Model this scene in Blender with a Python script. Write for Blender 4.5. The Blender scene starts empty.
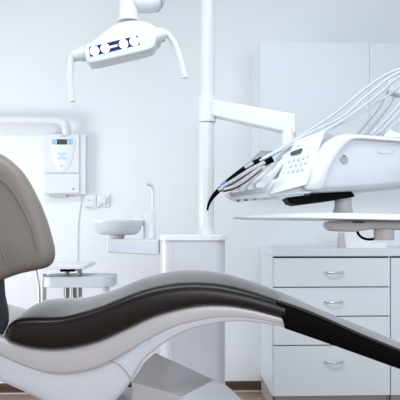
import bpy, bmesh, math, random
from mathutils import Vector, Matrix
random.seed(4)
PI = math.pi
S = bpy.context.scene
COL = S.collection

# ------------------------------------------------------------------ camera
CAM_Z, F, HY, YAW = 0.988, 570.0, 228.0, math.radians(-2.0)
cd = bpy.data.cameras.new('camera'); cam = bpy.data.objects.new('camera', cd); COL.objects.link(cam)
cam.location = (0, 0, CAM_Z); cam.rotation_euler = (PI/2, 0, YAW)
cd.sensor_width = 36; cd.lens = 36*F/400; cd.shift_y = (HY-200)/400
cd.clip_start = 0.05
S.camera = cam

# ------------------------------------------------------------------ light
w = bpy.data.worlds.new('world'); S.world = w; w.use_nodes = True
w.node_tree.nodes['Background'].inputs[0].default_value = (0.80, 0.90, 1.0, 1)
w.node_tree.nodes['Background'].inputs[1].default_value = 0.72
def area(name, loc, target, sx, sy, power, col):
    d = bpy.data.lights.new(name, 'AREA'); d.shape = 'RECTANGLE'; d.size = sx; d.size_y = sy
    d.energy = power; d.color = col
    o = bpy.data.objects.new(name, d); COL.objects.link(o); o.location = loc
    o.rotation_euler = (Vector(target)-Vector(loc)).to_track_quat('-Z', 'Y').to_euler()
    return o
area('left_window_daylight', (-2.25, 2.15, 0.80), (0.5, 3.1, 0.35), 1.3, 1.1, 38, (0.93, 0.96, 1.0))
area('front_fill_light', (0.9, -1.4, 1.55), (0.5, 3.2, 0.4), 2.2, 1.3, 40, (0.87, 0.94, 1.0))  # added area light behind the camera, lifts lower wall and cabinet fronts
area('ceiling_panel_light', (0.0, 1.20, 2.71), (0.0, 1.20, 0), 2.2, 0.5, 32, (0.90, 0.955, 1.0))
S.view_settings.view_transform = 'Standard'
S.view_settings.look = 'None'
S.view_settings.gamma = 1
S.view_settings.use_curve_mapping = False
S.view_settings.exposure = 0.07

# ------------------------------------------------------------------ helpers
def ray(px, py):
    u = (px-200)/F; v = -(py-HY)/F
    return Vector((u*math.cos(YAW)-math.sin(YAW), u*math.sin(YAW)+math.cos(YAW), v))
def P(px, py, Y):
    r = ray(px, py); return Vector((0, 0, CAM_Z)) + r*(Y/r.y)
def onplane(px, py, p0, n):
    r = ray(px, py); o = Vector((0, 0, CAM_Z)); return o + r*((p0-o).dot(n)/r.dot(n))
def smooth(pts, k=4, closed=False):
    pts = [Vector(p) for p in pts]; n = len(pts); out = []
    for i in range(n if closed else n-1):
        g = (lambda j: pts[j % n]) if closed else (lambda j: pts[max(0, min(n-1, j))])
        a, b, c, d = g(i-1), g(i), g(i+1), g(i+2)
        for s in range(k):
            t = s/k
            out.append(0.5*((2*b)+(c-a)*t+(2*a-5*b+4*c-d)*t*t+(3*b-a-3*c+d)*t**3))
    if not closed: out.append(pts[-1])
    return out
def interp(tab, x):
    if x <= tab[0][0]: return tab[0][1]
    for (a, b), (c, d) in zip(tab, tab[1:]):
        if x <= c: return b+(d-b)*(x-a)/(c-a)
    return tab[-1][1]

MATS = {}
def mat(name, col, rough=0.5, metal=0.0, coat=0.0, emis=None, es=0, sheen=0.0, bump=0.0, bscale=200, var=0.0, vscale=6, spec=0.5):
    m = bpy.data.materials.new(name); m.use_nodes = True; nt = m.node_tree; b = nt.nodes['Principled BSDF']
    b.inputs['Base Color'].default_value = (*col, 1); b.inputs['Roughness'].default_value = rough
    b.inputs['Metallic'].default_value = metal; b.inputs['Coat Weight'].default_value = coat
    b.inputs['Coat Roughness'].default_value = 0.28 if name == 'leather' else 0.08
    b.inputs['Sheen Weight'].default_value = sheen; b.inputs['Sheen Roughness'].default_value = 0.25; b.inputs['Specular IOR Level'].default_value = spec
    if emis: b.inputs['Emission Color'].default_value = (*emis, 1); b.inputs['Emission Strength'].default_value = es
    tc = nt.nodes.new('ShaderNodeTexCoord')
    if bump:
        n = nt.nodes.new('ShaderNodeTexNoise'); n.inputs['Scale'].default_value = bscale; n.inputs['Detail'].default_value = 3
        nt.links.new(tc.outputs['Object'], n.inputs['Vector'])
        bp = nt.nodes.new('ShaderNodeBump'); bp.inputs['Strength'].default_value = bump; bp.inputs['Distance'].default_value = 0.002
        nt.links.new(n.outputs['Fac'], bp.inputs['Height']); nt.links.new(bp.outputs['Normal'], b.inputs['Normal'])
    n2 = nt.nodes.new('ShaderNodeTexNoise'); n2.inputs['Scale'].default_value = vscale
    nt.links.new(tc.outputs['Object'], n2.inputs['Vector'])
    mx = nt.nodes.new('ShaderNodeMixRGB'); v = var or 0.015
    mx.inputs[1].default_value = (*[c*(1-v) for c in col], 1); mx.inputs[2].default_value = (*[min(1, c*(1+v)) for c in col], 1)
    nt.links.new(n2.outputs['Fac'], mx.inputs[0]); nt.links.new(mx.outputs[0], b.inputs['Base Color'])
    MATS[name] = m; return m
mat('wall_paint', (0.84, 0.865, 0.885), 0.75, bump=0.08, bscale=60)
mat('ceiling_paint', (0.78, 0.81, 0.84), 0.9)
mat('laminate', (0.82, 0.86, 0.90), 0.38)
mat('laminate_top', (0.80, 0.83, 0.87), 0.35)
mat('kick', (0.42, 0.37, 0.35), 0.6)
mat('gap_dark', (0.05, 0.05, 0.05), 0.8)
mat('white', (0.78, 0.80, 0.82), 0.30, coat=0.25)
mat('lamp_white', (0.69, 0.72, 0.75), 0.35, coat=0.15)
mat('pale_white', (0.66, 0.71, 0.76), 0.3, coat=0.25)
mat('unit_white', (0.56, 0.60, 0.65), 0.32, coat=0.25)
mat('bright_white', (0.93, 0.93, 0.93), 0.5)
mat('white_matte', (0.82, 0.84, 0.86), 0.5)
mat('shell', (0.56, 0.525, 0.54), 0.28, coat=0.5)
mat('shell_light', (0.66, 0.67, 0.71), 0.30, coat=0.4)
mat('pale_plastic', (0.60, 0.65, 0.70), 0.4)
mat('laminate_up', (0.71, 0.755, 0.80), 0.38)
mat('warm_grey', (0.62, 0.575, 0.585), 0.4)
mat('cap_grey', (0.36, 0.39, 0.43), 0.6, spec=0.3)
mat('cool_grey', (0.50, 0.55, 0.60), 0.4)
mat('leather', (0.012, 0.0065, 0.005), 0.27, spec=0.30, coat=0.0, sheen=0.40, bump=0.10, bscale=500, var=0.05)
mat('leather_seam', (0.035, 0.028, 0.025), 0.45)
mat('leather_back', (0.22, 0.187, 0.167), 0.46, sheen=0.03, bump=0.10, bscale=500, var=0.04)
mat('seam_back', (0.21, 0.185, 0.17), 0.5)
mat('black', (0.002, 0.002, 0.0022), 0.5, spec=0.04)
mat('navy', (0.008, 0.010, 0.016), 0.45)
mat('chrome', (0.75, 0.76, 0.78), 0.12, metal=1)
mat('steel', (0.30, 0.30, 0.31), 0.30, metal=1)
mat('brushed', (0.55, 0.55, 0.56), 0.35, metal=1)
mat('hose', (0.60, 0.67, 0.70), 0.45)
mat('hose_dark', (0.42, 0.45, 0.47), 0.45)
mat('lcd', (0.07, 0.09, 0.09), 0.5, spec=0.2)
mat('blue_key', (0.35, 0.55, 0.85), 0.4)
mat('pale_key', (0.55, 0.70, 0.90), 0.45)
mat('blue_clear', (0.60, 0.78, 0.88), 0.2)
mat('blue_ring', (0.08, 0.20, 0.60), 0.3)
mat('reflector', (0.02, 0.025, 0.10), 0.15)
mat('led', (1, 1, 1), 0.3, emis=(0.9, 0.95, 1.0), es=4)
mat('print_grey', (0.35, 0.40, 0.46), 0.6)
mat('line_grey', (0.30, 0.29, 0.31), 0.6)
def wood(name, c1, c2, plank=0.14):
    m = bpy.data.materials.new(name); m.use_nodes = True; nt = m.node_tree; b = nt.nodes['Principled BSDF']
    tc = nt.nodes.new('ShaderNodeTexCoord'); mp = nt.nodes.new('ShaderNodeMapping'); mp.inputs['Scale'].default_value = (1.2, 14, 14)
    nt.links.new(tc.outputs['Object'], mp.inputs[0])
    n = nt.nodes.new('ShaderNodeTexNoise'); n.inputs['Scale'].default_value = 3; n.inputs['Detail'].default_value = 6
    nt.links.new(mp.outputs[0], n.inputs['Vector'])
    r = nt.nodes.new('ShaderNodeValToRGB'); r.color_ramp.elements[0].color = (*c1, 1); r.color_ramp.elements[1].color = (*c2, 1)
    r.color_ramp.elements[0].position = 0.3; r.color_ramp.elements[1].position = 0.7
    nt.links.new(n.outputs['Fac'], r.inputs[0])
    br = nt.nodes.new('ShaderNodeTexBrick'); br.inputs['Scale'].default_value = 1; br.inputs['Brick Width'].default_value = 1.1
    br.inputs['Row Height'].default_value = plank; br.inputs['Mortar Size'].default_value = 0.0025
    br.inputs['Color1'].default_value = (1, 1, 1, 1); br.inputs['Color2'].default_value = (0.7, 0.68, 0.66, 1); br.inputs['Mortar'].default_value = (0.2, 0.17, 0.15, 1)
    nt.links.new(tc.outputs['Object'], br.inputs['Vector'])
    mx = nt.nodes.new('ShaderNodeMixRGB'); mx.blend_type = 'MULTIPLY'; mx.inputs[0].default_value = 1
    nt.links.new(r.outputs[0], mx.inputs[1]); nt.links.new(br.outputs[0], mx.inputs[2]); nt.links.new(mx.outputs[0], b.inputs['Base Color'])
    b.inputs['Roughness'].default_value = 0.42; MATS[name] = m
wood('floor_wood', (0.26, 0.17, 0.13), (0.50, 0.37, 0.29))
wood('skirting_wood', (0.055, 0.030, 0.020), (0.11, 0.062, 0.042), 1.0)

def BM(): return bmesh.new()
def wl(o):
    v = Vector(o.location)
    while o.parent: o = o.parent; v += o.location
    return v
def obj(name, bm, m, parent=None, sm=True, bevel=0, sub=0, kind=None):
    bmesh.ops.recalc_face_normals(bm, faces=bm.faces)
    me = bpy.data.meshes.new(name)
    lo = Vector([min(v.co[i] for v in bm.verts) for i in range(3)]); hi = Vector([max(v.co[i] for v in bm.verts) for i in range(3)])
    c = (lo+hi)/2
    if parent is None: c.z = lo.z
    for v in bm.verts: v.co -= c
    if sm:
        for f in bm.faces: f.smooth = True
        for e in bm.edges:
            if len(e.link_faces) == 2 and e.calc_face_angle(0) > math.radians(38): e.smooth = False
    bm.to_mesh(me); bm.free(); me.materials.append(MATS[m])
    o = bpy.data.objects.new(name, me); COL.objects.link(o)
    o.location = c if parent is None else c - wl(parent)
    if parent: o.parent = parent
    if bevel:
        b = o.modifiers.new('bevel', 'BEVEL'); b.width = bevel; b.segments = 3; b.limit_method = 'ANGLE'; b.angle_limit = math.radians(40); b.harden_normals = False
        for p in me.polygons: p.use_smooth = True
        wn = o.modifiers.new('wn', 'WEIGHTED_NORMAL'); wn.keep_sharp = False
    if kind: o['kind'] = kind
    return o
def tag(o, label, cat, group=None):
    o['label'] = label; o['category'] = cat
    if group: o['group'] = group
    return o
def thing(name, label, cat, loc, group=None):
    o = bpy.data.objects.new(name, None); COL.objects.link(o); o.location = loc; o.empty_display_size = 0.05
    return tag(o, label, cat, group)
def dup(o, loc=None, parent=None):
    c = o.copy(); COL.objects.link(c)
    if parent: c.parent = parent
    for ch in list(o.children):
        dup(ch, None, c)
    if loc is not None: c.location = loc
    return c

def box(bm, x0, x1, y0, y1, z0, z1):
    vs = [bm.verts.new((x, y, z)) for x in (x0, x1) for y in (y0, y1) for z in (z0, z1)]
    for q in ((0,1,3,2),(4,6,7,5),(0,4,5,1),(2,3,7,6),(0,2,6,4),(1,5,7,3)): bm.faces.new([vs[i] for i in q])
    return bm
def bx(*a): return box(BM(), *a)
def hexa(near, far, bm=None):
    bm = bm or BM(); a = [bm.verts.new(p) for p in near]; b = [bm.verts.new(p) for p in far]; n = len(a)
    bm.faces.new(a); bm.faces.new(b[::-1])
    for i in range(n): bm.faces.new([a[i], b[i], b[(i+1) % n], a[(i+1) % n]])
    return bm
def tube(pts, r, seg=12, bm=None, caps=True):
    """round tube through points; r number or list; parallel transported"""
    bm = bm or BM(); pts = [Vector(p) for p in pts]; n = len(pts); rings = []
    up = None
    for i, p in enumerate(pts):
        t = (pts[min(i+1, n-1)]-pts[max(i-1, 0)]).normalized()
        if up is None: up = t.orthogonal().normalized()
        else:
            up = (up - t*up.dot(t))
            up = up.normalized() if up.length > 1e-6 else t.orthogonal().normalized()
        s = t.cross(up); rr = r[i] if isinstance(r, (list, tuple)) else r
        rings.append([bm.verts.new(p+(up*math.cos(2*PI*k/seg)+s*math.sin(2*PI*k/seg))*rr) for k in range(seg)])
    for a, b in zip(rings, rings[1:]):
        for k in range(seg): bm.faces.new([a[k], a[(k+1) % seg], b[(k+1) % seg], b[k]])
    if caps: bm.faces.new(rings[0][::-1]); bm.faces.new(rings[-1])
    return bm
def lathe(prof, c, axis=(0, 0, 1), seg=32, bm=None, sx=1, sy=1):
    """prof list of (r, h) along axis from c"""
    bm = bm or BM(); q = Vector(axis).to_track_quat('Z', 'Y'); rings = []; c = Vector(c)
    for r, h in prof:
        rings.append([bm.verts.new(c+q @ Vector((r*math.cos(2*PI*k/seg)*sx, r*math.sin(2*PI*k/seg)*sy, h))) for k in range(seg)])
    for a, b in zip(rings, rings[1:]):
        for k in range(seg): bm.faces.new([a[k], a[(k+1) % seg], b[(k+1) % seg], b[k]])
    bm.faces.new(rings[0][::-1]); bm.faces.new(rings[-1])
    return bm
def inset_outline(o2, d):
    n = len(o2); area2 = sum(o2[i].x*o2[(i+1) % n].z-o2[(i+1) % n].x*o2[i].z for i in range(n)); sg = 1 if area2 > 0 else -1
    out = []
    for i in range(n):
        t = (o2[(i+1) % n]-o2[i-1]); t.y = 0; t.normalize()
        nrm = Vector((-t.z, 0, t.x))*sg
        out.append(o2[i]+nrm*d)
    return out
def pillow(outline, layers, shear=0.0, bm=None):
    """closed outline in an XZ plane, layers (dy, inset)"""
    bm = bm or BM(); rings = []
    for dy, ins in layers:
        o = inset_outline(outline, ins)
        rings.append([bm.verts.new(v+Vector((shear*dy, dy, 0))) for v in o])
    n = len(outline)
    for a, b in zip(rings, rings[1:]):
        for k in range(n): bm.faces.new([a[k], a[(k+1) % n], b[(k+1) % n], b[k]])
    bm.faces.new(rings[0][::-1]); bm.faces.new(rings[-1])
    return bm
def pillow_scaled(outline, layers, shear=0.0, R=0.25):
    bm = BM(); c = sum(outline, Vector())/len(outline); rings = []
    for dy, ins in layers:
        f = 1-ins/R; rings.append([bm.verts.new(c+(v-c)*f+Vector((shear*dy, dy, 0))) for v in outline])
    n = len(outline)
    for a, b in zip(rings, rings[1:]):
        for k in range(n): bm.faces.new([a[k], a[(k+1) % n], b[(k+1) % n], b[k]])
    for rg, p in ((rings[0], layers[0][0]-0.003), (rings[-1], layers[-1][0])):
        q = bm.verts.new(c+Vector((shear*p, p, 0)))
        for k in range(n): bm.faces.new([rg[k], rg[(k+1) % n], q])
    return bm
def rl(depth, r, n=4):
    L = [(r*(1-math.cos(PI/2*i/n)), r*(1-math.sin(PI/2*i/n))) for i in range(n+1)]
    return L+[(depth-a, b) for a, b in L[::-1]]
def outl(pts, Y, k=3, closed=True): return smooth([P(x, y, Y) for x, y in pts], k, closed)
def loft(st, n=5.0, seg=40, bm=None):
    """stations (x, zt, zb, y0, y1): superelliptic cross sections along X"""
    bm = bm or BM(); rings = []
    for x, zt, zb, y0, y1 in st:
        yc, zc, hw, hh = (y0+y1)/2, (zt+zb)/2, (y1-y0)/2, (zt-zb)/2; ring = []
        for k in range(seg):
            a = 2*PI*(k+0.5)/seg; c, s = math.cos(a), math.sin(a)
            ring.append(bm.verts.new((x, yc+hw*math.copysign(abs(c)**(2/n), c), zc+hh*math.copysign(abs(s)**(2/n), s))))
        rings.append(ring)
    for a, b in zip(rings, rings[1:]):
        for k in range(seg): bm.faces.new([a[k], a[(k+1) % seg], b[(k+1) % seg], b[k]])
    bm.faces.new(rings[0][::-1]); bm.faces.new(rings[-1])
    return bm

def loftr(st, rt=0.022, rb=0.014, crown=0.0, m=5, top=14):
    """stations (x, zt, zb, y0, y1): rounded rectangle sections with a soft crown"""
    bm = BM(); rings = []
    for x, zt, zb, y0, y1 in st:
        h = zt-zb; a = min(rt, h*0.55); b = min(rb, h*0.40); pr = []
        for k in range(m+1):
            t = PI/2*k/m; pr.append((y0+b-b*math.cos(PI/2-t), zb+b-b*math.sin(PI/2-t)))
        for k in range(m+1):
            t = PI/2*k/m; pr.append((y0+a-a*math.cos(t), zt-a+a*math.sin(t)))
        for k in range(1, top):
            u = k/top; pr.append((y0+a+(y1-y0-2*a)*u, zt+crown*math.sin(PI*u)))
        for k in range(m+1):
            t = PI/2*(1-k/m); pr.append((y1-a+a*math.cos(t), zt-a+a*math.sin(t)))
        for k in range(m+1):
            t = PI/2*(1-k/m); pr.append((y1-b+b*math.cos(PI/2-t), zb+b-b*math.sin(PI/2-t)))
        rings.append([bm.verts.new((x, y, z)) for y, z in pr])
    n = len(rings[0])
    for a, b in zip(rings, rings[1:]):
        for k in range(n): bm.faces.new([a[k], a[(k+1) % n], b[(k+1) % n], b[k]])
    bm.faces.new(rings[0][::-1]); bm.faces.new(rings[-1])
    return bm

# ------------------------------------------------------------------ the room
WY, CH = 3.45, 2.75
XL, XR, YB = -2.35, 2.3, -2.3
obj('floor', bx(XL, XR, YB, WY, -0.06, 0), 'floor_wood', sm=False, kind='structure')
obj('ceiling', bx(XL, XR, YB, WY, CH, CH+0.06), 'ceiling_paint', sm=False, kind='structure')
obj('wall_back', bx(XL, XR, WY, WY+0.12, -0.06, CH+0.06), 'wall_paint', sm=False, kind='structure')
obj('wall_right', bx(XR, XR+0.12, YB, WY+0.12, -0.06, CH+0.06), 'wall_paint', sm=False, kind='structure')
obj('wall_left', bx(XL-0.12, XL, YB, WY+0.12, -0.06, CH+0.06), 'wall_paint', sm=False, kind='structure')
obj('baseboard_back', bx(XL, XR, WY-0.014, WY, 0.004, 0.060), 'skirting_wood', sm=False, bevel=0.002, kind='structure')
obj('trim_1', bx(XL, XR, WY-0.020, WY-0.014, 0.0, 0.006), 'warm_grey', sm=False, kind='structure')

# ------------------------------------------------------------------ base cabinets
YF = 2.98
x0 = P(273, 300, YF).x; xs = P(390.3, 300, YF).x
zt = P(300, 248.7, YF).z; zw = P(300, 256.6, YF).z
GW = '1'
lines = [257.6, 287.2, 316.4, 345.3, 396.3]
zl = [P(330, y, YF).z for y in lines]
def handle(parent, xc, z, w=0.092):
    pts = smooth([(xc-w/2, YF-0.002, z), (xc-w/2+0.004, YF-0.018, z-0.001), (xc-w/4, YF-0.027, z-0.003), (xc, YF-0.03, z-0.004),
                  (xc+w/4, YF-0.027, z-0.003), (xc+w/2-0.004, YF-0.018, z-0.001), (xc+w/2, YF-0.002, z)], 4)
    n = len(pts); r = [0.0045+0.0022*abs(math.cos(PI*i/(n-1))) for i in range(n)]
    return obj('handle', tube(pts, r, 10), 'chrome', parent)
def carcass(x0, x1, name, label):
    t = thing(name, label, 'cabinet', ((x0+x1)/2, (YF+WY)/2, 0))
    bm = BM(); zb = zl[-1]
    box(bm, x0, x0+0.018, YF+0.019, WY-0.001, zb, zw); box(bm, x1-0.018, x1, YF+0.019, WY-0.001, zb, zw)
    box(bm, x0+0.018, x1-0.018, YF+0.025, WY-0.001, zb, zb+0.018); box(bm, x0+0.018, x1-0.018, WY-0.01, WY-0.001, zb+0.018, zw)
    obj('carcass', bm, 'laminate', t, sm=False)
    obj('gap_shade_sheet', bx(x0+0.004, x1-0.004, YF+0.0185, YF+0.0188, zb+0.02, zw-0.0005), 'gap_dark', t, sm=False)  # dark sheet behind the fronts, painted shade for the gaps
    bm = bx(x0+0.010, x1-0.0005, YF+0.05, YF+0.066, 0.0, zb)
    box(bm, x0+0.002, x0+0.018, YF+0.05, WY-0.021, 0.0, zb)
    obj('plinth', bm, 'kick', t, sm=False)
    return t
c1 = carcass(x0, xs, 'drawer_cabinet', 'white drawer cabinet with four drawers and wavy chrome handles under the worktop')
hx = (P(319, 272, YF).x+P(348, 272, YF).x)/2
for i, hy in enumerate((271.8, 301.2, None, 360.8)):
    zt_, zb_ = zl[i]-0.003, zl[i+1]+0.003
    d = obj('drawer', bx(x0+0.004, xs-0.002, YF, YF+0.018, zb_, zt_), 'laminate', c1, sm=False, bevel=0.0012)
    z = P(333, hy, YF).z if hy else (zt_+zb_)/2+0.0
    handle(d, hx, z)
xe = XR-0.001
x2 = xs+0.62
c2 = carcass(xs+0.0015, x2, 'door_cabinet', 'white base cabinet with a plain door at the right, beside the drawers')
d = obj('door', bx(xs+0.004, x2-0.002, YF, YF+0.018, zl[-1]+0.0025, zl[0]-0.0025), 'laminate', c2, sm=False, bevel=0.0012)
handle(d, xs+0.50, zl[0]-0.06)
wt = obj('worktop', bx(x0-0.004, x2+0.004, YF-0.004, WY-0.001, zw+0.0008, zt), 'laminate_top', sm=False, bevel=0.004)
tag(wt, 'long white laminate worktop lying over the base cabinets', 'worktop')

# upper cabinets
YU = 3.06
ux0 = P(260, 42, YU).x; uz1 = P(260, 41.5, YU).z; uz0 = P(262, 151, YU).z; us = P(369.5, 80, YU).x
t = thing('wall_cabinet', 'tall white wall cabinet with plain flush doors high behind the hoses', 'cabinet', ((ux0+us)/2+0.3, WY-0.2, uz0))
ux1 = us+0.60
bm = BM(); box(bm, ux0, ux0+0.018, YU+0.019, WY-0.001, uz0, uz1); box(bm, ux1-0.018, ux1, YU+0.019, WY-0.001, uz0, uz1)
box(bm, ux0+0.018, ux1-0.018, YU+0.019, WY-0.001, uz0, uz0+0.018); box(bm, ux0+0.018, ux1-0.018, YU+0.019, WY-0.001, uz1-0.018, uz1)
box(bm, ux0+0.018, ux1-0.018, WY-0.01, WY-0.001, uz0+0.018, uz1-0.018)
obj('carcass', bm, 'laminate_top', t, sm=False)
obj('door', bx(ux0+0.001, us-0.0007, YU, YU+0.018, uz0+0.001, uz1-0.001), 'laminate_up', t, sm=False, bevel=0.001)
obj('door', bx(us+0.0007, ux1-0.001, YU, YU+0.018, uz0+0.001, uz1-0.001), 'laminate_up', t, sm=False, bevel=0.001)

# ------------------------------------------------------------------ wall unit with display, pipe, sockets
BY = WY-0.075
def pxr(x0_, x1_, y0_, y1_, Yn, Yf):
    a = P(x0_, y0_, Yn); b = P(x1_, y1_, Yn); return (a.x, b.x, Yn, Yf, b.z, a.z)
t = thing('wall_control_box', 'white wall control box with small grey display and blue buttons', 'control box', P(62, 195, WY-0.04))
obj('housing', bx(*pxr(44, 85.8, 133.5, 194.5, BY+0.012, WY-0.001)), 'white', t, bevel=0.008)
obj('front_cover', bx(*pxr(44.2, 79.2, 133.7, 172.8, BY, BY+0.0115)), 'white', t, bevel=0.005)
obj('lower_flap', bx(*pxr(44.2, 79.2, 173.6, 193.2, BY, BY+0.0115)), 'white', t, bevel=0.005)
pad_px = [(51.5, 138.5), (73.5, 138.5), (74, 150), (72, 160), (68, 168.5), (62.5, 171), (57, 168.5), (53, 160), (51, 150)]
cp = obj('control_panel', pillow(outl(pad_px, BY-0.0035, 3), [(0, 0.0015), (0.001, 0), (0.0035, 0)]), 'white_matte', t)
obj('display', bx(*pxr(56.8, 67.2, 139.2, 144.5, BY-0.0048, BY-0.003)), 'lcd', cp)
for a, b in ((51.8, 56.2), (67.8, 73.0)):
    obj('button', bx(*pxr(a, b, 139.2, 144.5, BY-0.0046, BY-0.003)), 'blue_key', cp, bevel=0.001)
def plate(pts, Y, name, m, par, k=2, dep=0.0016):
    return obj(name, pillow(outl(pts, Y, k), [(0, 0), (dep, 0)]), m, par)
yk = BY-0.0046
for sx in (-1, 1):
    plate([(62+sx*0.6, 153), (62+sx*3.6, 152.2), (62+sx*5.0, 154.5), (62+sx*3.0, 155.2), (62+sx*0.6, 155)], yk, 'button', 'pale_key', cp)
    plate([(62+sx*0.6, 159.3), (62+sx*3.6, 160), (62+sx*5.0, 157.8), (62+sx*3.0, 157), (62+sx*0.6, 157.2)], yk, 'button', 'pale_key', cp)
plate([(61.3, 153.5), (62.7, 153.5), (62.9, 156), (62.7, 159), (61.3, 159), (61.1, 156)], yk-0.0002, 'button', 'pale_key', cp)
obj('ring_button', lathe([(0.0075, 0), (0.0075, 0.001)], P(61.3, 165.7, yk), (0, -1, 0), 20), 'blue_key', cp)
obj('ring_center', lathe([(0.0045, 0.001), (0.0045, 0.0016)], P(61.3, 165.7, yk), (0, -1, 0), 16), 'white', cp)
for a in (60.4, 62.0, 63.5): obj('printed_mark', bx(*pxr(a, a+1.1, 135.7, 136.6, BY-0.0006, BY+0.001)), 'print_grey', t)
obj('key_lock', lathe([(0.007, 0), (0.006, 0.004)], P(73.2, 191.0-2, BY), (0, -1, 0), 16), 'brushed', t)
obj('bottom_bracket', bx(*pxr(49, 66, 194.4, 196.6, BY+0.02, WY-0.01)), 'cool_grey', t)
# pipe
ap = [P(-140, 118.5, 3.36), P(-40, 119.5, 3.36), P(20, 120.2, 3.36), P(50, 120.8, 3.36), P(60, 121.6, 3.36), P(65, 124.5, 3.36), P(66.5, 129, 3.37), P(66.8, 133.6, 3.38)]
pp = obj('wall_pipe', tube(smooth(ap, 5), 0.0265, 20), 'white')
tag(pp, 'thick white pipe along the wall bending down into the control box', 'pipe')
# sockets
t = thing('double_socket', 'white double wall socket beside the control box with cable plugged in', 'socket', P(97, 207, WY))
obj('socket_plate', bx(*pxr(84.5, 96.3, 194.3, 207, WY-0.012, WY-0.001)), 'white', t, bevel=0.004)
obj('socket_plate', bx(*pxr(96.6, 109.5, 194.3, 207, WY-0.012, WY-0.001)), 'white', t, bevel=0.004)
obj('socket_insert', lathe([(0.024, 0), (0.024, 0.004), (0.019, 0.004), (0.018, 0.001)], P(90.7, 200.8, WY-0.0125), (0, -1, 0), 24), 'white_matte', t)
for sx in (-1, 1): obj('socket_hole', lathe([(0.0035, 0), (0.0035, 0.001)], P(90.7+sx*1.6, 200.4, WY-0.014), (0, -1, 0), 12), 'line_grey', t)
obj('plug', bx(*pxr(101, 106, 198, 204, WY-0.030, WY-0.013)), 'white', t, bevel=0.004)
c = obj('socket_cable', tube(smooth([P(101.5, 201.5, WY-0.022), P(99.5, 205, WY-0.02), P(96, 208.2, WY-0.012), P(90, 209.2, WY-0.01), P(85, 207, WY-0.008), P(83, 203, WY-0.008), P(82.4, 199, WY-0.010), P(82.2, 195.2, WY-0.014)], 5), 0.0022, 8), 'white')
tag(c, 'thin white cable looping from the socket plug to the control box', 'cable')
c = obj('wall_cable', tube(smooth([P(81.2, 195.2, WY-0.006), P(80.8, 205, WY-0.005), P(78.5, 222, WY-0.005), P(77.8, 245, WY-0.005), P(77.6, 300, WY-0.005), P(77.6, 375, WY-0.005)], 4), 0.0020, 8), 'cool_grey')
tag(c, 'thin pale cable running straight down the wall below the control box', 'cable')

# ------------------------------------------------------------------ side trolley behind chair (left)
TY = 2.62
t = thing('side_trolley', 'low white trolley with rounded shelf and metal legs behind the seat', 'trolley', (P(75, 260, TY+0.1).x, TY+0.12, 0))
def slab(px0, px1, pyt, pyb, Y0, Y1, r, name, m):
    a = P(px0, pyt, Y0); b = P(px1, pyb, Y0); pts = []
    for cx, cy, a0 in ((b.x-r, Y0+r, -PI/2), (b.x-r, Y1-r, 0), (a.x+r, Y1-r, PI/2), (a.x+r, Y0+r, PI)):
        for k in range(7): pts.append((cx+r*math.cos(a0+PI/2*k/6), cy+r*math.sin(a0+PI/2*k/6)))
    bm = BM(); lo = [bm.verts.new((x, y, b.z)) for x, y in pts]; hi = [bm.verts.new((x, y, a.z)) for x, y in pts]; n = len(pts)
    bm.faces.new(lo[::-1]); bm.faces.new(hi)
    for k in range(n): bm.faces.new([lo[k], lo[(k+1) % n], hi[(k+1) % n], hi[k]])
    return obj(name, bm, m, t, bevel=0.003)
slab(22, 86, 265.2, 269.2, 2.55, 2.86, 0.03, 'upper_tray', 'white')
slab(41, 113, 277, 287.6, 2.58, 2.80, 0.05, 'shelf', 'pale_plastic')
for (px, pt, Y) in ((67, 268, 2.70), (79.5, 268, 2.66)):
    a = P(px, pt, Y); b = P(px, 286, Y)
    obj('upright', tube([a, (a.x, a.y, b.z-0.05)], 0.012, 12), 'steel', t)
for (px, Y, m) in ((43.5, 2.62, 'brushed'), (66.5, 2.74, 'steel'), (74, 2.74, 'steel'), (106, 2.66, 'white_matte')):
    a = P(px, 284 if px > 50 else 274, Y)
    obj('leg', tube([a, (a.x, a.y, 0.0)], 0.013 if px < 100 else 0.017, 12), m, t)
c = P(35.5, 268.8, 2.66)
obj('hook_rail', tube(smooth([c, c+Vector((0.006, 0, -0.03)), c+Vector((0.016, 0, -0.09)), c+Vector((0.016, 0, -0.20)), c+Vector((0.012, 0, -0.3))], 5), 0.006, 10), 'brushed', t)
obj('clamp', bx(*pxr(60, 74, 269.3, 271.8, 2.64, 2.70)), 'black', t)

# ------------------------------------------------------------------ water unit box, cap, pole
UY = 2.45
t = thing('dental_unit_column', 'white dental unit cabinet with round pole rising from its cap', 'dental unit', (P(193, 300, UY+0.15).x, UY+0.16, 0))
a = P(160, 239, UY); b = P(226, 239, UY)
def rrect(x0, x1, y0, y1, r, z0, z1, n=8, bev=0):
    pts = []
    for cx, cy, a0 in ((x1-r, y0+r, -PI/2), (x1-r, y1-r, 0), (x0+r, y1-r, PI/2), (x0+r, y0+r, PI)):
        for k in range(n): pts.append((cx+r*math.cos(a0+PI/2*k/(n-1)), cy+r*math.sin(a0+PI/2*k/(n-1))))
    bm = BM(); rings = []
    zs = [(z0, 0), (z1-bev, 0), (z1-bev*0.3, bev*0.35), (z1, bev)] if bev else [(z0, 0), (z1, 0)]
    cxm, cym = (x0+x1)/2, (y0+y1)/2
    for z, i in zs:
        rings.append([bm.verts.new((x-math.copysign(i, x-cxm), y-math.copysign(i, y-cym), z)) for x, y in pts])
    m = len(pts)
    for q, s in zip(rings, rings[1:]):
        for k in range(m): bm.faces.new([q[k], q[(k+1) % m], s[(k+1) % m], s[k]])
    bm.faces.new(rings[0][::-1]); bm.faces.new(rings[-1])
    return bm
zc = P(200, 239.8, UY).z; zct = P(200, 234.6, UY).z
obj('cabinet_body', rrect(a.x, b.x, UY, UY+0.30, 0.045, 0.0, zc-0.002), 'shell_light', t)
obj('cap', rrect(a.x-0.004, b.x+0.008, UY-0.006, UY+0.306, 0.045, zc-0.002, zct, bev=0.008), 'white', t)
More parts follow.
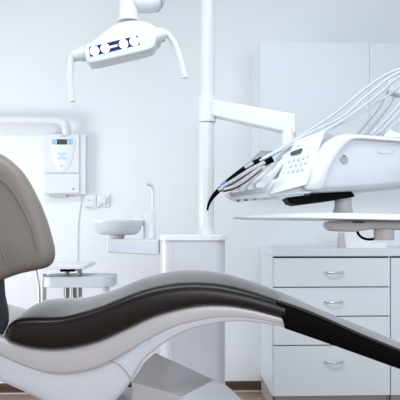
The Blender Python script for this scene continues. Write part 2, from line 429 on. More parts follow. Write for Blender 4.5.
obj('panel_joint', bx(P(173.5, 300, UY).x-0.0008, P(173.5, 300, UY).x+0.0008, UY-0.0006, UY+0.001, 0.02, zc-0.004), 'cool_grey', t)
PYc = 2.60
pb = P(206.3, 234, PYc)
pz1 = P(208, 122.5, PYc).z; pzt = P(208, 97, PYc).z
rp = 7.6*PYc/F
obj('lower_pole', lathe([(rp*1.35, 0), (rp*1.3, 0.006), (rp*1.03, 0.02), (rp, 0.04), (rp, pz1-zct-0.002)], (pb.x, PYc, zct-0.001)), 'white', t)
px_off = P(208, 60, PYc).x
obj('upper_pole', lathe([(rp*0.93, 0), (rp*0.93, CH-0.1-pzt)], (pb.x+0.006, PYc, pzt-0.001)), 'white', t)
# swing arm holding the instrument console
t2 = thing('swing_arm', 'white horizontal swing arm with collar round the pole', 'arm', (pb.x, PYc, pz1))
obj('collar', lathe([(rp*1.12, 0), (rp*1.15, 0.004), (rp*1.15, pzt-pz1-0.004), (rp*1.1, pzt-pz1)], (pb.x+0.004, PYc, pz1)), 'white', t2)
n_ = [P(210, 98, 2.57), P(296, 113.5, 2.42), P(296, 134.5, 2.42), P(210, 115, 2.57)]
obj('arm_beam', hexa(n_, [v+Vector((0.01, 0.07, 0)) for v in n_]), 'white', t2, bevel=0.010)
e = P(289, 130, 2.455)
ez = P(289, 176, 2.455).z
obj('end_joint', lathe([(0.030, ez-e.z), (0.030, 0.0), (0.026, 0.01)], e), 'white', t2)

obj('link_tube', tube([(e.x, e.y, P(289, 160, 2.455).z), P(322, 163, 2.20), P(330, 163, 2.142)], 0.022, 16), 'white', t2)

# ------------------------------------------------------------------ spittoon
SY = 2.52
t = thing('spittoon', 'white spittoon bowl on a bracket with a slim cup-filler tap', 'spittoon', P(133, 254, SY+0.03))
obj('bracket', hexa([P(106.5, 239, SY), P(159, 239.5, SY), P(159, 255.3, SY), P(106.5, 252.6, SY)],
                    [P(106.5, 239, SY)+Vector((0, .13, 0)), P(159, 239.5, SY)+Vector((0, .13, 0)), P(159, 255.3, SY)+Vector((0, .13, 0)), P(106.5, 252.6, SY)+Vector((0, .13, 0))]), 'pale_white', t, bevel=0.006)
bc = P(117.5, 220.5, SY+0.06); R = 26.2*(SY+0.06)/F
hb = 15*(SY)/F
bm = lathe([(0.20*R, -hb), (0.62*R, -hb*0.97), (0.76*R, -hb*0.88), (0.86*R, -hb*0.68), (0.94*R, -hb*0.30), (R, -0.006), (R*1.0, 0.0), (0.95*R, 0.0), (0.90*R, -hb*0.3), (0.75*R, -hb*0.6), (0.3*R, -hb*0.75), (0.05*R, -hb*0.76)], bc, seg=48, sy=0.85)
obj('bowl', bm, 'pale_white', t)
zb = P(120, 239.2, SY).z
obj('bowl_stem', lathe([(0.030, 0), (0.036, bc.z-hb*0.99-zb)], (P(117, 238, SY+0.06).x, SY+0.06, zb)), 'warm_grey', t)
obj('spout_block', rrect(P(142.5, 230, SY+0.03).x, P(155, 230, SY+0.03).x, SY+0.07, SY+0.13, 0.02, zb, P(140, 211, SY+0.07).z, bev=0.008), 'white', t)
obj('bowl_wing', rrect(P(133.5, 230, SY+0.09).x, P(144, 230, SY+0.09).x, SY+0.085, SY+0.125, 0.01, P(140, 225, SY+0.09).z, P(140, 214.5, SY+0.09).z, bev=0.006), 'white', t)
tp = [P(152.8, 212, SY+0.10), P(153, 200, SY+0.10), P(152.8, 190, SY+0.10), P(151.8, 186, SY+0.09), P(148.5, 184.2, SY+0.08), P(146.8, 184.2, SY+0.07), P(146.2, 185.8, SY+0.07)]
obj('filler_tap', tube(smooth(tp, 4), 0.0075, 10), 'white', t)

# ------------------------------------------------------------------ dental chair
NY, FY = 1.50, 1.97
root = thing('dental_chair', 'dark taupe padded dental chair with pale shell and long black leg rest', 'dental chair', (P(150, 380, 1.73).x, 1.73, 0))
top = [(1, 336.5), (4, 329.5), (8, 324.2), (14, 320.6), (25, 319), (40, 318.8), (50, 318.6), (62, 317.6), (75, 314.6), (100, 307), (125, 297), (150, 288.5), (175, 284), (200, 283), (225, 285.5), (250, 291.5), (275, 299.5), (284, 303)]
bot = [(1, 338.6), (4, 340.2), (8, 341.8), (15, 344), (27, 347.3), (40, 349), (52, 349.5), (65, 348.5), (82, 345.5), (100, 340), (125, 329), (150, 317.5), (175, 310), (200, 305.5), (225, 305.3), (250, 309), (275, 315.5), (284, 318)]
cre = [(-60, 330), (-30, 342), (0, 354), (25, 365), (50, 372.3), (75, 372), (100, 365), (125, 351.5), (150, 337), (175, 324.5), (200, 318), (225, 314.5), (250, 315), (284, 321)]
und = [(-60, 360), (-30, 374), (0, 387), (25, 398), (50, 411), (80, 424), (108, 412), (124, 396), (133, 381), (141, 366), (155, 353), (177, 338), (200, 329), (222, 324.6), (245, 323.5), (265, 325.5), (285.5, 329)]
def X(px): return P(px, 300, NY).x
def Z(py, px=200): return P(px, py, NY).z
def ev(tab, px): 
    # smooth lookup
    n = len(tab)
    for i in range(n-1):
        if px <= tab[i+1][0] or i == n-2:
            a, b, c, d = tab[max(0, i-1)], tab[i], tab[i+1], tab[min(n-1, i+2)]
            t = max(0, min(1, (px-b[0])/(c[0]-b[0]))); m1 = (c[1]-a[1])/(c[0]-a[0]); m2 = (d[1]-b[1])/(d[0]-b[0]); h = c[0]-b[0]
            return (2*t**3-3*t*t+1)*b[1]+(t**3-2*t*t+t)*h*m1+(-2*t**3+3*t*t)*c[1]+(t**3-t*t)*h*m2
st = []
for px in [1, 2, 3.2, 5, 7, 9.5, 12.5, 16]+list(range(20, 281, 6))+[283, 285]:
    e_ = (max(0, (12-px)/11)**2)*0.03
    st.append((X(px), Z(ev(top, px), px), Z(ev(bot, px), px), NY+e_, FY-e_))
obj('seat_cushion', loftr(st, 0.028, 0.012, 0.013), 'leather', root)
# seat seam near the far/near edges of the top
def top_z(px, off=0): return Z(ev(top, px), px)+off
st = []
for px in [-55, -40, -20, -5]+list(range(4, 281, 6))+[283, 285]:
    zt2 = Z(ev(bot, px), px) if px > 4 else Z(338.5-(4-px)*0.28*(-1)*0-(4-px)*0.25, px)
    st.append((X(px), zt2-0.0005, Z(ev(cre, px), px)-0.012, NY+0.006, FY-0.006))
obj('seat_shell', loft(st, 9.0, 48), 'shell', root)
st = []
for px in [-58, -40, -20, -5]+list(range(4, 281, 6))+[285]:
    z1_ = Z(ev(cre, px), px)-0.0005; z0_ = Z(ev(und, px), px)
    st.append((X(px), max(z1_, z0_+0.008)+0.006, z0_, NY+0.011, FY-0.02))
under = obj('under_shell', loft(st, 7.0, 48), 'shell_light', root)
g = lambda pts, Y, r, nm, par, m='line_grey': obj(nm, tube(smooth([P(x, y, Y) for x, y in pts], 4), r, 6), m, par)
g([(110, 361), (117, 363.5), (123, 368), (128, 374.5), (130.5, 379)], NY+0.0095, 0.0011, 'panel_joint', under)
g([(134+5, 331.5), (147, 333), (150.5, 338.5), (147, 345), (139, 347.5), (131, 345), (128.5, 339.5), (131.5, 333.5), (139, 331.5)], NY+0.0065, 0.0005, 'cap_outline', under, 'cool_grey')
# seat top stitched seam
sp = []
for px in range(16, 262, 8):
    sp.append((X(px), NY+0.405, top_z(px)+0.0003))
obj('seat_seam', tube(smooth(sp, 2), 0.0022, 8), 'leather_seam', root)

# leg rest
ltop = [(276, 300.5), (300, 308.5), (325, 318.5), (362, 335), (400, 350.5), (440, 367), (480, 384), (500, 392)]
lbot = [(276, 326.5), (286, 329.3), (330, 344.5), (365, 357), (400, 369.5), (440, 382.5), (480, 396), (500, 402)]
bm = BM(); near = []; 
sts = []
for px in list(range(286, 500, 8))+[500, 503]:
    e_ = 0.02 if px > 501 else 0
    sts.append((X(px), Z(ev(ltop, px), px)-0.006, Z(ev(lbot, px), px)+e_*0.4, NY+0.002+e_, FY-0.002-e_))
a = sts[0]
sts = [(X(277), Z(301.5, 277), Z(303.5, 277), a[3], a[4]), (X(280), Z(302.5, 280), Z(312, 280), a[3], a[4]), (X(283), Z(303.5, 283), Z(320.5, 283), a[3], a[4])]+sts
obj('leg_rest_shell', loftr(sts, 0.006, 0.006), 'black', root)
sts = []
for px in [278, 281]+list(range(286, 500, 8))+[500, 502]:
    sts.append((X(px), Z(ev(ltop, px), px)+0.003, Z(ev(ltop, px), px)-0.006, NY+0.003, FY-0.003))
obj('leg_rest_pad', loftr(sts, 0.006, 0.003, 0.003), 'leather', root)

# backrest
bo = [(0, 154), (13, 162.5), (25, 175), (36.5, 195), (46, 217), (52, 237), (54.8, 250), (54, 259.5), (49, 266), (38, 269.5), (20, 273.5), (2, 280), (-14, 288), (-34, 300), (-58, 309), (-86, 306), (-112, 290), (-128, 262), (-134, 228), (-128, 192), (-110, 166), (-84, 150), (-54, 143), (-26, 145)]
BO = outl(bo, NY+0.05, 4)
D = 0.38
lay = [(0.0, 0.052), (0.001, 0.044), (0.0035, 0.034), (0.008, 0.023), (0.016, 0.013), (0.028, 0.006), (0.045, 0.001), (0.06, 0), (D-0.06, 0.004), (D-0.02, 0.02), (D, 0.05)]
obj('backrest', pillow_scaled([v-Vector((-0.0165, 0.06, 0)) for v in BO], lay, shear=-0.26), 'leather_back', root)
sr = [(-34, 166), (-16, 169), (0, 178.5), (10.5, 189), (19, 201.5), (31, 226), (35.5, 242), (37.2, 252)]
obj('backrest_seam', tube(smooth([P(x, y, NY-0.0125) for x, y in sr], 5), 0.0019, 8), 'seam_back', root)
sq = [(-6, 238), (2, 250), (7, 262), (9, 268)]
obj('backrest_seam', tube(smooth([P(x-2, y-3, NY-0.0125) for x, y in sq[:4]], 4), 0.0019, 8), 'seam_back', root)
# bracket joining backrest and seat
BK = [(-60, 296), (-30, 284), (-8, 274), (3, 272), (4.5, 285), (5.5, 298), (8, 309), (9, 317), (8, 325), (2, 335), (-10, 341), (-30, 340), (-60, 330)]
obj('back_bracket', pillow(outl(BK, 1.54, 2), rl(0.08, 0.006), shear=-0.3), 'navy', root)

# lifting link and base
LV = [P(131, 381.5, 1.58), P(182, 397, 1.56), P(144.5, 361, 1.68), P(155, 352, 1.74), P(214, 379, 1.84), P(159.5, 388, 1.62),
      P(131, 440, 1.58), P(182, 440, 1.56), P(155, 430, 1.84), P(214, 430, 1.86)]
bm = BM(); V = [bm.verts.new(v) for v in LV]
for f_ in ((0, 5, 2), (5, 1, 4), (5, 4, 3), (5, 3, 2), (0, 6, 7, 1), (0, 1, 5), (1, 7, 9, 4), (4, 9, 8, 3), (0, 2, 3), (0, 3, 8, 6), (6, 8, 9, 7)): bm.faces.new([V[k] for k in f_])
obj('lift_link', bm, 'shell', root, bevel=0.012)
nr = [P(180, 396.5, 1.555), P(213, 379.5, 1.70), P(222, 383, 1.71), P(233, 391, 1.70), P(246, 403, 1.66), P(250, 440, 1.64), P(180, 440, 1.555)]
fr = [v+Vector((0.0, 0.16, -0.01)) for v in nr]
fr = [P(186, 392, 1.80), P(214, 379, 1.86), P(222, 382, 1.86), P(232, 390, 1.86), P(243, 400, 1.86), P(247, 430, 1.86), P(186, 430, 1.86)]
lc = obj('link_cover', hexa(nr, fr), 'shell_light', root, bevel=0.006)
cx = P(150, 400, 1.72).x
obj('lift_column', rrect(cx-0.13, cx+0.17, 1.60, 1.86, 0.05, 0.06, 0.47), 'shell_light', root)
obj('foot_plate', rrect(cx-0.35, cx+0.45, 1.53, 1.93, 0.08, 0.0, 0.07, bev=0.015), 'shell_light', root)

# ------------------------------------------------------------------ instrument console
CY = 1.86
t = thing('instrument_console', 'white instrument console with keypad and fan of instrument rests', 'dental console', P(345, 195, CY+0.15))
body = [(303.5, 181), (308, 170), (315, 156), (324, 143.5), (333, 137), (344, 133.2), (354, 132.8), (375, 134.5), (400, 137), (440, 141), (475, 147), (488, 157), (486, 171), (465, 180), (430, 183.5), (400, 186.5), (376, 189.3), (350, 190.8), (325, 192), (311, 192), (304.5, 188.5)]
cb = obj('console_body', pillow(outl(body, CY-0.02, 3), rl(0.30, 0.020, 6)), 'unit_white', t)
# recessed side panel with shadow line
sp_ = [(357, 141.5), (380, 143), (410, 145), (450, 149), (474, 156), (476, 165), (440, 168), (405, 168.5), (375, 167), (360, 158), (354, 148)]
pf = CY-0.02
rim = [(304.5, 187), (308, 173), (316, 157), (325, 144.5), (333, 138.5), (344, 135), (358, 135), (375, 136.5), (400, 139), (440, 143), (468, 147.5), (468, 150), (440, 145.5), (400, 141.8), (375, 140), (356, 139), (348, 143), (340, 152), (332, 164), (327, 176), (323, 188), (314, 190), (306, 189.5)]
obj('rim_band', pillow(outl(rim, CY-0.030, 2), [(0, 0.004), (0.001, 0.0018), (0.003, 0.0005), (0.006, 0), (0.016, 0)]), 'white', cb)
g([(356, 139.6), (362, 140), (380, 141.6), (400, 143.2), (440, 147), (468, 152)], pf-0.0005, 0.0022, 'panel_joint', cb, 'warm_grey')
g([(378, 150), (378.4, 152.4), (380.5, 153.3), (386, 153.5), (391.5, 153.3), (393, 152), (393.2, 149.8)], pf-0.0003, 0.0010, 'grip_outline', cb, 'cool_grey')
obj('side_cap', lathe([(0.0, 0.003), (0.0125, 0.003), (0.0135, 0.0)][::-1], P(344, 159.6, pf), (0, -1, 0), 20), 'cap_grey', cb)
obj('side_cap_tip', lathe([(0.006, 0), (0.006, 0.003)], P(344, 156, pf), (0, -1, 0), 3), 'cap_grey', cb)
# keypad
K = [P(294.5, 141, CY+0.10), P(325, 130, CY+0.02), P(306.5, 185, CY-0.06), P(268.5, 195, CY-0.02)]
kc = P(318, 172, CY+0.12)
K2 = [P(300, 143, CY+0.24), P(334, 134.5, CY+0.14), P(312, 178, CY+0.06), P(285, 194.5, CY+0.20)]
kp = obj('keypad_panel', hexa(K, K2), 'white', t, bevel=0.006)
p0 = K[1]; nn = (K[1]-K[3]).cross(K[2]-K[0]).normalized()
if nn.y > 0: nn = -nn
pc = sum(K, Vector())/4
def onk(x, y, h=0.001): return onplane(x, y, pc, nn)+nn*h
def kquad(pts, name, m, h0=-0.002, h1=0.0016, par=kp): return obj(name, hexa([onk(x, y, h1) for x, y in pts], [onk(x, y, h0) for x, y in pts]), m, par, sm=False)
kquad([(291.0, 152.2), (302.3, 148.2), (301.2, 151.6), (290.6, 155.2)], 'display', 'lcd')
for r_, (sx, sy, ex, ey) in enumerate(((289, 161, 308, 156), (286, 167, 305.6, 162), (283.6, 173, 302.4, 168.6))):
    for k in range(5):
        x = sx+(ex-sx)*k/4; y = sy+(ey-sy)*k/4
        kquad([(x-0.5, y-1.0), (x+1.3, y-1.6), (x+0.5, y+1.0), (x-1.3, y+1.6)], 'button', 'pale_key')
for x, y, L in ((295.5, 146.3, 5), (310, 141.3, 6), (306, 147.5, 2), (311, 146, 2)):
    kquad([(x, y-0.3), (x+L, y-0.3-L*0.33), (x+L-0.2, y+0.3-L*0.33), (x-0.2, y+0.3)], 'printed_mark', 'pale_key', h1=0.0009)
g2 = smooth([onk(293.5, 144.3), onk(309, 138.5), onk(320, 134.6)], 3)
obj('panel_joint', tube(g2, 0.0007, 6), 'cool_grey', kp)
# rest base
nr = [P(224, 192.5, CY+0.05), P(283, 177, CY+0.0), P(312, 184, CY-0.01), P(312, 193, CY-0.01), P(262, 197.5, CY-0.0), P(231, 199.6, CY+0.04), P(225.5, 197.3, CY+0.05)]
fr = [v+Vector((0.035, 0.22, 0.002)) for v in nr]
obj('rest_base', hexa(nr, fr), 'white', t, bevel=0.006)
# instrument rests (tongues) and screws
nr = [P(228, 193.4, CY-0.005), P(262, 187.5, CY-0.03), P(289, 160, CY+0.07), P(257, 169.5, CY+0.07)]
obj('rest_plate', hexa(nr, [v+Vector((0.012, 0.035, -0.012)) for v in nr]), 'white', t, bevel=0.003)
for i in range(4):
    ax, ay = 231.5+8.2*i, 192.6-1.7*i; bx_, by_ = 262+7.6*i, 167.5-2.6*i; Yi = CY-0.005-0.007*i
    A, B = P(ax, ay, Yi-0.004), P(bx_, by_, CY+0.06)
    d_ = (B-A).normalized(); wv = Vector((0.62, 0, -0.78)); wv = (wv-d_*wv.dot(d_)).normalized(); nv = d_.cross(wv).normalized()
    bm = BM(); rings = []
    for u, sc in ((0, 0.35), (0.02, 0.7), (0.06, 0.95), (0.12, 1), (0.6, 1), (1, 1)):
        q = A.lerp(B, u); rings.append([bm.verts.new(q+wv*(0.0098*sc*math.cos(2*PI*k/16))+nv*(0.0055*sc*math.sin(2*PI*k/16))) for k in range(16)])
    for a_, b_ in zip(rings, rings[1:]):
        for k in range(16): bm.faces.new([a_[k], a_[(k+1) % 16], b_[(k+1) % 16], b_[k]])
    bm.faces.new(rings[0][::-1]); bm.faces.new(rings[-1])
    obj('instrument_rest', bm, 'white', t)
for x, y in ((246, 200.2), (255, 199.2), (265, 198.2), (238, 201)):
    c_ = P(x, y, CY+0.10); obj('screw', lathe([(0.005, -0.003), (0.007, 0.0), (0.007, 0.012)], c_, (0, 0, 1), 12), 'steel', t)
# underside: pale blue tray strip, black control plate, neck
obj('blue_strip', hexa([P(278, 193.5, CY+0.02), P(303, 190.5, CY+0.02), P(304, 195.2, CY+0.02), P(279, 198.6, CY+0.02)], [P(278, 193.5, CY+0.12), P(303, 190.5, CY+0.12), P(304, 194.2, CY+0.12), P(279, 197.6, CY+0.12)]), 'blue_clear', t, bevel=0.002)
nr = [P(286, 197.5, CY+0.03), P(312, 194.6, CY+0.03), P(352, 191.6, CY+0.03), P(355.5, 196.5, CY+0.03), P(330, 200.5, CY+0.03), P(296, 204.8, CY+0.03), P(290, 203, CY+0.03)]
obj('grip_plate', hexa(nr, [v+Vector((0.01, 0.14, 0)) for v in nr]), 'black', t, bevel=0.003)
nk = P(343, 190, CY+0.10); za = P(343, 206.5, CY+0.10).z; zb = P(343, 212.3, CY+0.10).z
obj('neck', lathe([(0.036, zb-nk.z), (0.034, zb-nk.z+0.004), (0.029, za-nk.z), (0.029, 0)], nk), 'warm_grey', t)
# tray
ty0, ty1 = CY-0.06, CY+0.24
nrt = [P(236, 216.2, ty0+0.08), P(262, 214, ty0), P(330, 212.7, ty0), P(410, 214.2, ty0), P(470, 216, ty0), P(470, 221, ty0), P(400, 220.3, ty0), P(330, 219.2, ty0), P(262, 218.2, ty0), P(238, 217.9, ty0+0.08)]
frt = [Vector((v.x+(0.0), ty1-(0.08 if i in (0, 9) else 0), v.z-0.002)) for i, v in enumerate(nrt)]
tr = thing('instrument_tray', 'thin flat white instrument tray below the console', 'tray', P(340, 231, CY+0.1))
obj('tray_plate', hexa(nrt, frt), 'white', tr, bevel=0.003)
ar = [(330, 222), (345, 220.8), (372, 220.9), (394, 221.2), (430, 222), (430, 231), (395, 229.5), (372, 229.4), (357, 231.6), (338, 231.3), (331, 229)]
obj('tray_arm', pillow(outl(ar, CY+0.04, 2), rl(0.09, 0.008)), 'warm_grey', tr)
hc = P(384, 227, CY+0.08)
obj('tray_hub', lathe([(0.032, P(384, 240.2, CY+0.05).z-hc.z), (0.034, P(384, 239.5, CY+0.05).z-hc.z), (0.034, 0.0)], hc), 'warm_grey', tr)
obj('arm_slot', bx(*pxr(353, 364, 221.6, 223, CY+0.038, CY+0.042)), 'gap_dark', tr)
c_ = obj('support_tube', tube(smooth([P(357, 231.4, CY+0.08), P(360, 236, CY+0.08), P(365, 238.8, CY+0.08), P(372, 239.2, CY+0.09), P(378, 237, CY+0.09)], 4), 0.0045, 10), 'black', tr)

# ------------------------------------------------------------------ instruments and hoses
HOSE = []
def inst(name, label, body, radii, bm_, hose, extra=(), cat='dental handpiece', grp=None):
    tt = thing(name, label, cat, body[-1])
    obj('body', tube(smooth(body, 4), radii if not isinstance(radii, (list, tuple)) else [interp(radii, i/(4*(len(body)-1))) for i in range(4*(len(body)-1)+1)], 14), bm_, tt)
    for nm, pts, r, m in extra: 
        q = smooth(pts, 4); n_q = len(q)
        obj(nm, tube(q, [interp(r, i/(n_q-1)) for i in range(n_q)] if isinstance(r, (list, tuple)) else r, 12), m, tt)
    obj('hose', tube(smooth(hose, 6), 0.0040, 10), 'hose', tt)
    return tt
Y1, Y2, Y3, Y4 = CY-0.055, CY-0.035, CY-0.015, CY+0.012
back = lambda x, y, x2, y2, Y: [P(x, y, Y), P(x2, y2, Y)]
apex = lambda dx, dy, Y: [P(405+dx, 66+dy, Y), P(425+dx, 62+dy, Y+0.04), P(440+dx, 75+dy, Y+0.10)]
inst('syringe_handpiece', 'black handpiece with long hooked black nozzle at the console tip', [P(222, 187, Y4), P(232, 179, Y4), P(248, 167, Y4), P(262, 159, Y4)],
     [(0, 0.007), (0.3, 0.0095), (1, 0.0085)], 'black',
     [P(262, 159, Y4), P(280, 148.5, Y4+0.07), P(302, 135, Y4+0.14), P(335, 113.5, Y4+0.10), P(361.5, 91.5, Y4+0.08), P(382, 77, Y4+0.06), P(402, 69, Y4+0.03), P(420, 75, Y4+0.02), P(432, 95, Y4+0.04), P(436, 142, Y4+0.06)],
     [('nozzle', [P(223, 186.5, Y4), P(217, 192, Y4), P(212, 198, Y4), P(208.8, 204, Y4), P(207.3, 210.5, Y4)], [(0, 0.0085), (0.3, 0.0078), (0.7, 0.0050), (1, 0.0028)], 'black')])
inst('blue_ring_handpiece', 'slim black handpiece with a blue ring near its head', [P(226, 182.5, Y3), P(236, 174.5, Y3), P(250, 164.5, Y3), P(259, 161, Y3)],
     [(0, 0.0068), (1, 0.0085)], 'black',
     [P(259, 161, Y3), P(278, 151, Y3+0.07), P(305, 135, Y3+0.16), P(340.5, 118, Y3+0.10), P(365, 97, Y3+0.08), P(395, 74.5, Y3+0.05), P(415, 71, Y3+0.03), P(428, 84, Y3+0.04), P(432, 142, Y3+0.08)],
     [('ring', [P(221.5, 186, Y3), P(226.5, 182, Y3)], 0.0075, 'blue_ring'), ('grip', [P(245, 168.2, Y3-0.001), P(253, 163.2, Y3-0.001)], 0.0092, 'steel')])
inst('steel_handpiece', 'steel handpiece with a black rear sleeve resting on the console', [P(221, 188, Y2), P(232, 182, Y2), P(245, 173.8, Y2), P(256, 167.5, Y2), P(265, 163, Y2)],
     [(0, 0.0075), (0.4, 0.0095), (1, 0.0100)], 'steel',
     [P(272, 159.2, Y2), P(290, 147.5, Y2+0.17), P(326.5, 129.8, Y2+0.13), P(354.5, 112.5, Y2+0.11), P(382.5, 91, Y2+0.08), P(400, 77, Y2+0.04), P(418, 74, Y2), P(430, 90, Y2+0.04), P(434, 142, Y2+0.10)],
     [('sleeve', [P(265, 163, Y2), P(272.5, 159, Y2)], 0.0105, 'black')])
inst('curved_handpiece', 'curved grey handpiece lowest in the row of instruments', [P(222.5, 190.3, Y1), P(233, 187.5, Y1), P(243, 181.8, Y1), P(252, 175, Y1), P(261, 168, Y1)],
     [(0, 0.007), (0.5, 0.0095), (1, 0.0085)], 'steel',
     [P(261, 168, Y1), P(271, 163, Y1+0.06), P(290, 149, Y1+0.19), P(318, 134.5, Y1+0.16), P(350, 120, Y1+0.14), P(380, 101, Y1+0.12), P(400, 86, Y1+0.12), P(416, 72, Y1+0.12), P(426, 84, Y1+0.14), P(430, 142, Y1+0.15)],
     [('head', [P(218.5, 190.5, Y1), P(223.5, 188, Y1)], 0.0075, 'steel')])
# return hoses going up behind the console to the hose holder
hh = [([(358, 134), (367, 122), (377, 110), (384.5, 97), (388.5, 87), (389.6, 83.6)], 'hose_dark'),
      ([(366, 134.5), (376, 122), (387, 108), (396, 93), (403, 80)], 'hose_dark'),
      ([(371, 135), (382, 124), (394, 111), (408, 94)], 'hose'),
      ([(377, 135), (388, 124), (400, 111), (414, 96)], 'hose'),
      ([(383, 135.5), (392, 127), (404, 117), (420, 104)], 'hose')]
for i, (pts, m) in enumerate(hh):
    Y = CY+0.16-0.01*i
    o = obj('return_hose', tube(smooth([P(x, y, Y) for x, y in pts]+[P(pts[-1][0]+6, pts[-1][1]-2, Y+0.005)]*(i > 0), 5), 0.0050, 10), m)
    tag(o, ['grey hose rising from behind the console, leftmost of the steep hoses', 'second steep grey hose from the left rising behind the console', 'third steep hose from the left behind the console',
            'fourth steep hose from the left behind the console', 'rightmost of the steep hoses rising behind the console'][i], 'hose', 'steep hoses behind the console')
hz = thing('hose_holder', 'pale grey hose holder where the instrument hoses gather at right edge', 'holder', P(430, 141, CY+0.16))
nr = [P(388, 80, CY+0.13), P(402, 76, CY+0.13), P(440, 74, CY+0.13), P(440, 92, CY+0.13), P(402, 95, CY+0.13), P(391, 92, CY+0.13)]
obj('holder_head', hexa(nr, [v+Vector((0, 0.05, 0)) for v in nr]), 'hose', hz, bevel=0.006)
a = P(432, 85, CY+0.16); b = P(432, 142, CY+0.16)
obj('holder_post', tube([a, (a.x, a.y, b.z)], 0.010, 12), 'brushed', hz)
k_ = thing('hose_clip', 'small white clip standing on top of the console under the hoses', 'clip', P(389, 136, CY+0.12))
obj('clip_body', hexa([P(383, 136.5, CY+0.08), P(387, 132, CY+0.08), P(391, 128.6, CY+0.08), P(393.5, 132, CY+0.08), P(400, 133, CY+0.08), P(400, 138, CY+0.08)],
                      [P(383, 136.5, CY+0.11), P(387, 132, CY+0.11), P(391, 128.6, CY+0.11), P(393.5, 132, CY+0.11), P(400, 133, CY+0.11), P(400, 138, CY+0.11)]), 'white', k_, bevel=0.002)
obj('clip_pin', tube([P(380, 133.5, CY+0.09), P(385, 130.6, CY+0.09)], 0.004, 8), 'brushed', k_)

# ------------------------------------------------------------------ stand on the worktop
gY = 3.05
base = P(366, 248, gY); 
so_ = [(346.5, 247.4), (345.5, 240), (345, 231), (349, 229.8), (354, 230.5), (359, 235), (366, 239.5), (376, 241.8), (386.5, 242.5), (387, 247.4)]
pts = [P(x, y, gY) for x, y in so_]
dz = min(p.z for p in pts)-zt
for p in pts: p.z -= dz
tt = thing('curved_stand', 'white stand with swept curved top on the worktop below the tray', 'stand', (base.x, gY+0.07, zt))
obj('stand_body', hexa(pts, [v+Vector((0, 0.14, 0)) for v in pts]), 'bright_white', tt, bevel=0.002)
q = [P(x, y, gY+0.02) for x, y in ((340.5, 247), (341.5, 238), (342, 232), (345.5, 232), (346.4, 247))]
mz = min(p.z for p in q)-zt
for p in q: p.z = max(zt, p.z-mz)
obj('side_piece', hexa(q, [v+Vector((0, 0.08, 0)) for v in q]), 'warm_grey', tt)

# ------------------------------------------------------------------ operating lamp
LY = 2.20
t = thing('operating_light', 'white operating light head with four lit spots and curved handles', 'lamp', P(120, 62, LY))
dome = [(82, 51), (87, 43), (96, 34.5), (106, 26.5), (116, 20.5), (129, 17.3), (143, 18), (154, 22), (160, 28.5), (160, 38), (150, 44), (120, 52), (92, 58.5), (84, 58)]
obj('lamp_housing', pillow(outl(dome, LY-0.01, 4), rl(0.13, 0.04, 6)), 'lamp_white', t)
fo = [(84.3, 47.5), (88, 43), (110, 36.8), (135, 29.6), (148, 28), (154, 30.5), (156.5, 37), (155, 44), (149, 49.5), (120, 56.6), (92, 62.8), (86.8, 60.5), (84.8, 54)]
fb = obj('front_box', pillow(outl(fo, LY-0.065, 3), rl(0.09, 0.006, 5)), 'lamp_white', t)
wn = [(88.9, 47.2), (137.5, 35.6), (140, 44.6), (90.2, 56.8)]
fy = LY-0.0655
wnp = [P(x, y, fy) for x, y in wn]
rf = obj('reflector_window', hexa(wnp, [v+Vector((0, 0.003, 0)) for v in wnp]), 'reflector', fb, sm=False)
rmw = [P(x, y, fy-0.0015) for x, y in ((108.5, 46.2), (117.5, 44), (117.8, 46.4), (109, 48.6))]
obj('center_bar', hexa(rmw, [v+Vector((0, 0.003, 0)) for v in rmw]), 'white', rf)
for x, y in ((94.6, 50.9), (105.2, 48.2), (123.5, 44), (134.2, 41.3)):
    obj('led_spot', lathe([(0.0165, 0), (0.0165, 0.002), (0.013, 0.004), (0.004, 0.005)], P(x, y, fy), (0, -1, 0), 24), 'led', rf)
kn = P(148, 38.5, LY-0.02)
obj('end_knob', lathe([(0.034, -0.045), (0.040, -0.03), (0.041, 0.0), (0.036, 0.015)], kn, (0.97, 0, 0.22), 28), 'lamp_white', t)
c1_, c2_ = P(153, 37.2, LY-0.02), P(164, 34.4, LY-0.02)
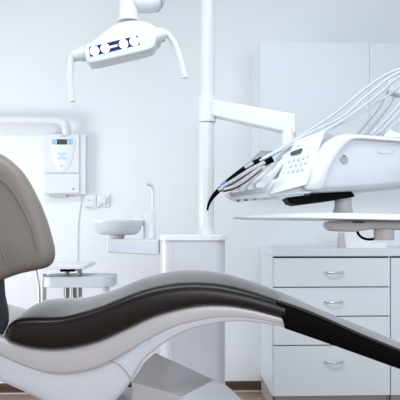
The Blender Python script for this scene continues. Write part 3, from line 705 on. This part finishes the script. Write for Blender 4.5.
obj('handle_collar', tube([c1_, c1_.lerp(c2_, .48), c1_.lerp(c2_, .5), c2_], [0.033, 0.031, 0.028, 0.027], 20), 'lamp_white', t)
h1 = [(160, 35.2), (165.5, 33.8), (170, 37), (175, 45), (179.5, 56), (183, 68), (185.3, 78)]
obj('handle', tube(smooth([P(x, y, LY-0.02) for x, y in h1], 5), [0.022-0.010*min(1, i/9) for i in range(31)], 16), 'lamp_white', t)
c1_, c2_ = P(86, 53.5, LY-0.02), P(74, 56.0, LY-0.02)
obj('handle_collar', tube([c1_, c1_.lerp(c2_, .48), c1_.lerp(c2_, .5), c2_], [0.027, 0.026, 0.022, 0.021], 20), 'lamp_white', t)
h2 = [(78, 55), (73.8, 56), (71.5, 60), (70.3, 70), (70.3, 82), (71.2, 92), (72.8, 101.5)]
obj('handle', tube(smooth([P(x, y, LY-0.02) for x, y in h2], 5), [0.018-0.006*min(1, i/9) for i in range(31)], 16), 'lamp_white', t)
n1 = P(128.8, 22, LY+0.05)
obj('neck', lathe([(0.044, 0), (0.039, 0.02), (0.036, 0.05), (0.038, 0.20)], n1, (0, 0, 1), 24), 'lamp_white', t)
# light arm
ta = thing('light_arm', 'white jointed arm from the pole carrying the operating light', 'arm', (pb.x+0.006, PYc, 2.45))
j = P(136, -8, LY+0.05); ptop = Vector((pb.x+0.006, PYc-0.02, 2.46))
mid = P(152, 5, LY+0.07)
obj('elbow', tube(smooth([P(129, -2, LY+0.05), P(137, 1, LY+0.055), P(146, 3, LY+0.065), P(156, 1.5, LY+0.08)], 4), [0.036, 0.040, 0.042, 0.042, 0.042, 0.042, 0.042, 0.040, 0.040, 0.040, 0.040, 0.039, 0.038], 20), 'lamp_white', ta)
obj('arm_tube', tube([P(155, 2, LY+0.08), ptop], 0.036, 20), 'lamp_white', ta)
obj('joint_ring', tube([P(153.5, 2.3, LY+0.076), P(154.2, 2.0, LY+0.078)], 0.0405, 24), 'cool_grey', ta)
obj('pole_sleeve', lathe([(rp*1.2, 0), (rp*1.2, 0.12)], (pb.x+0.006, PYc, 2.40)), 'lamp_white', ta)
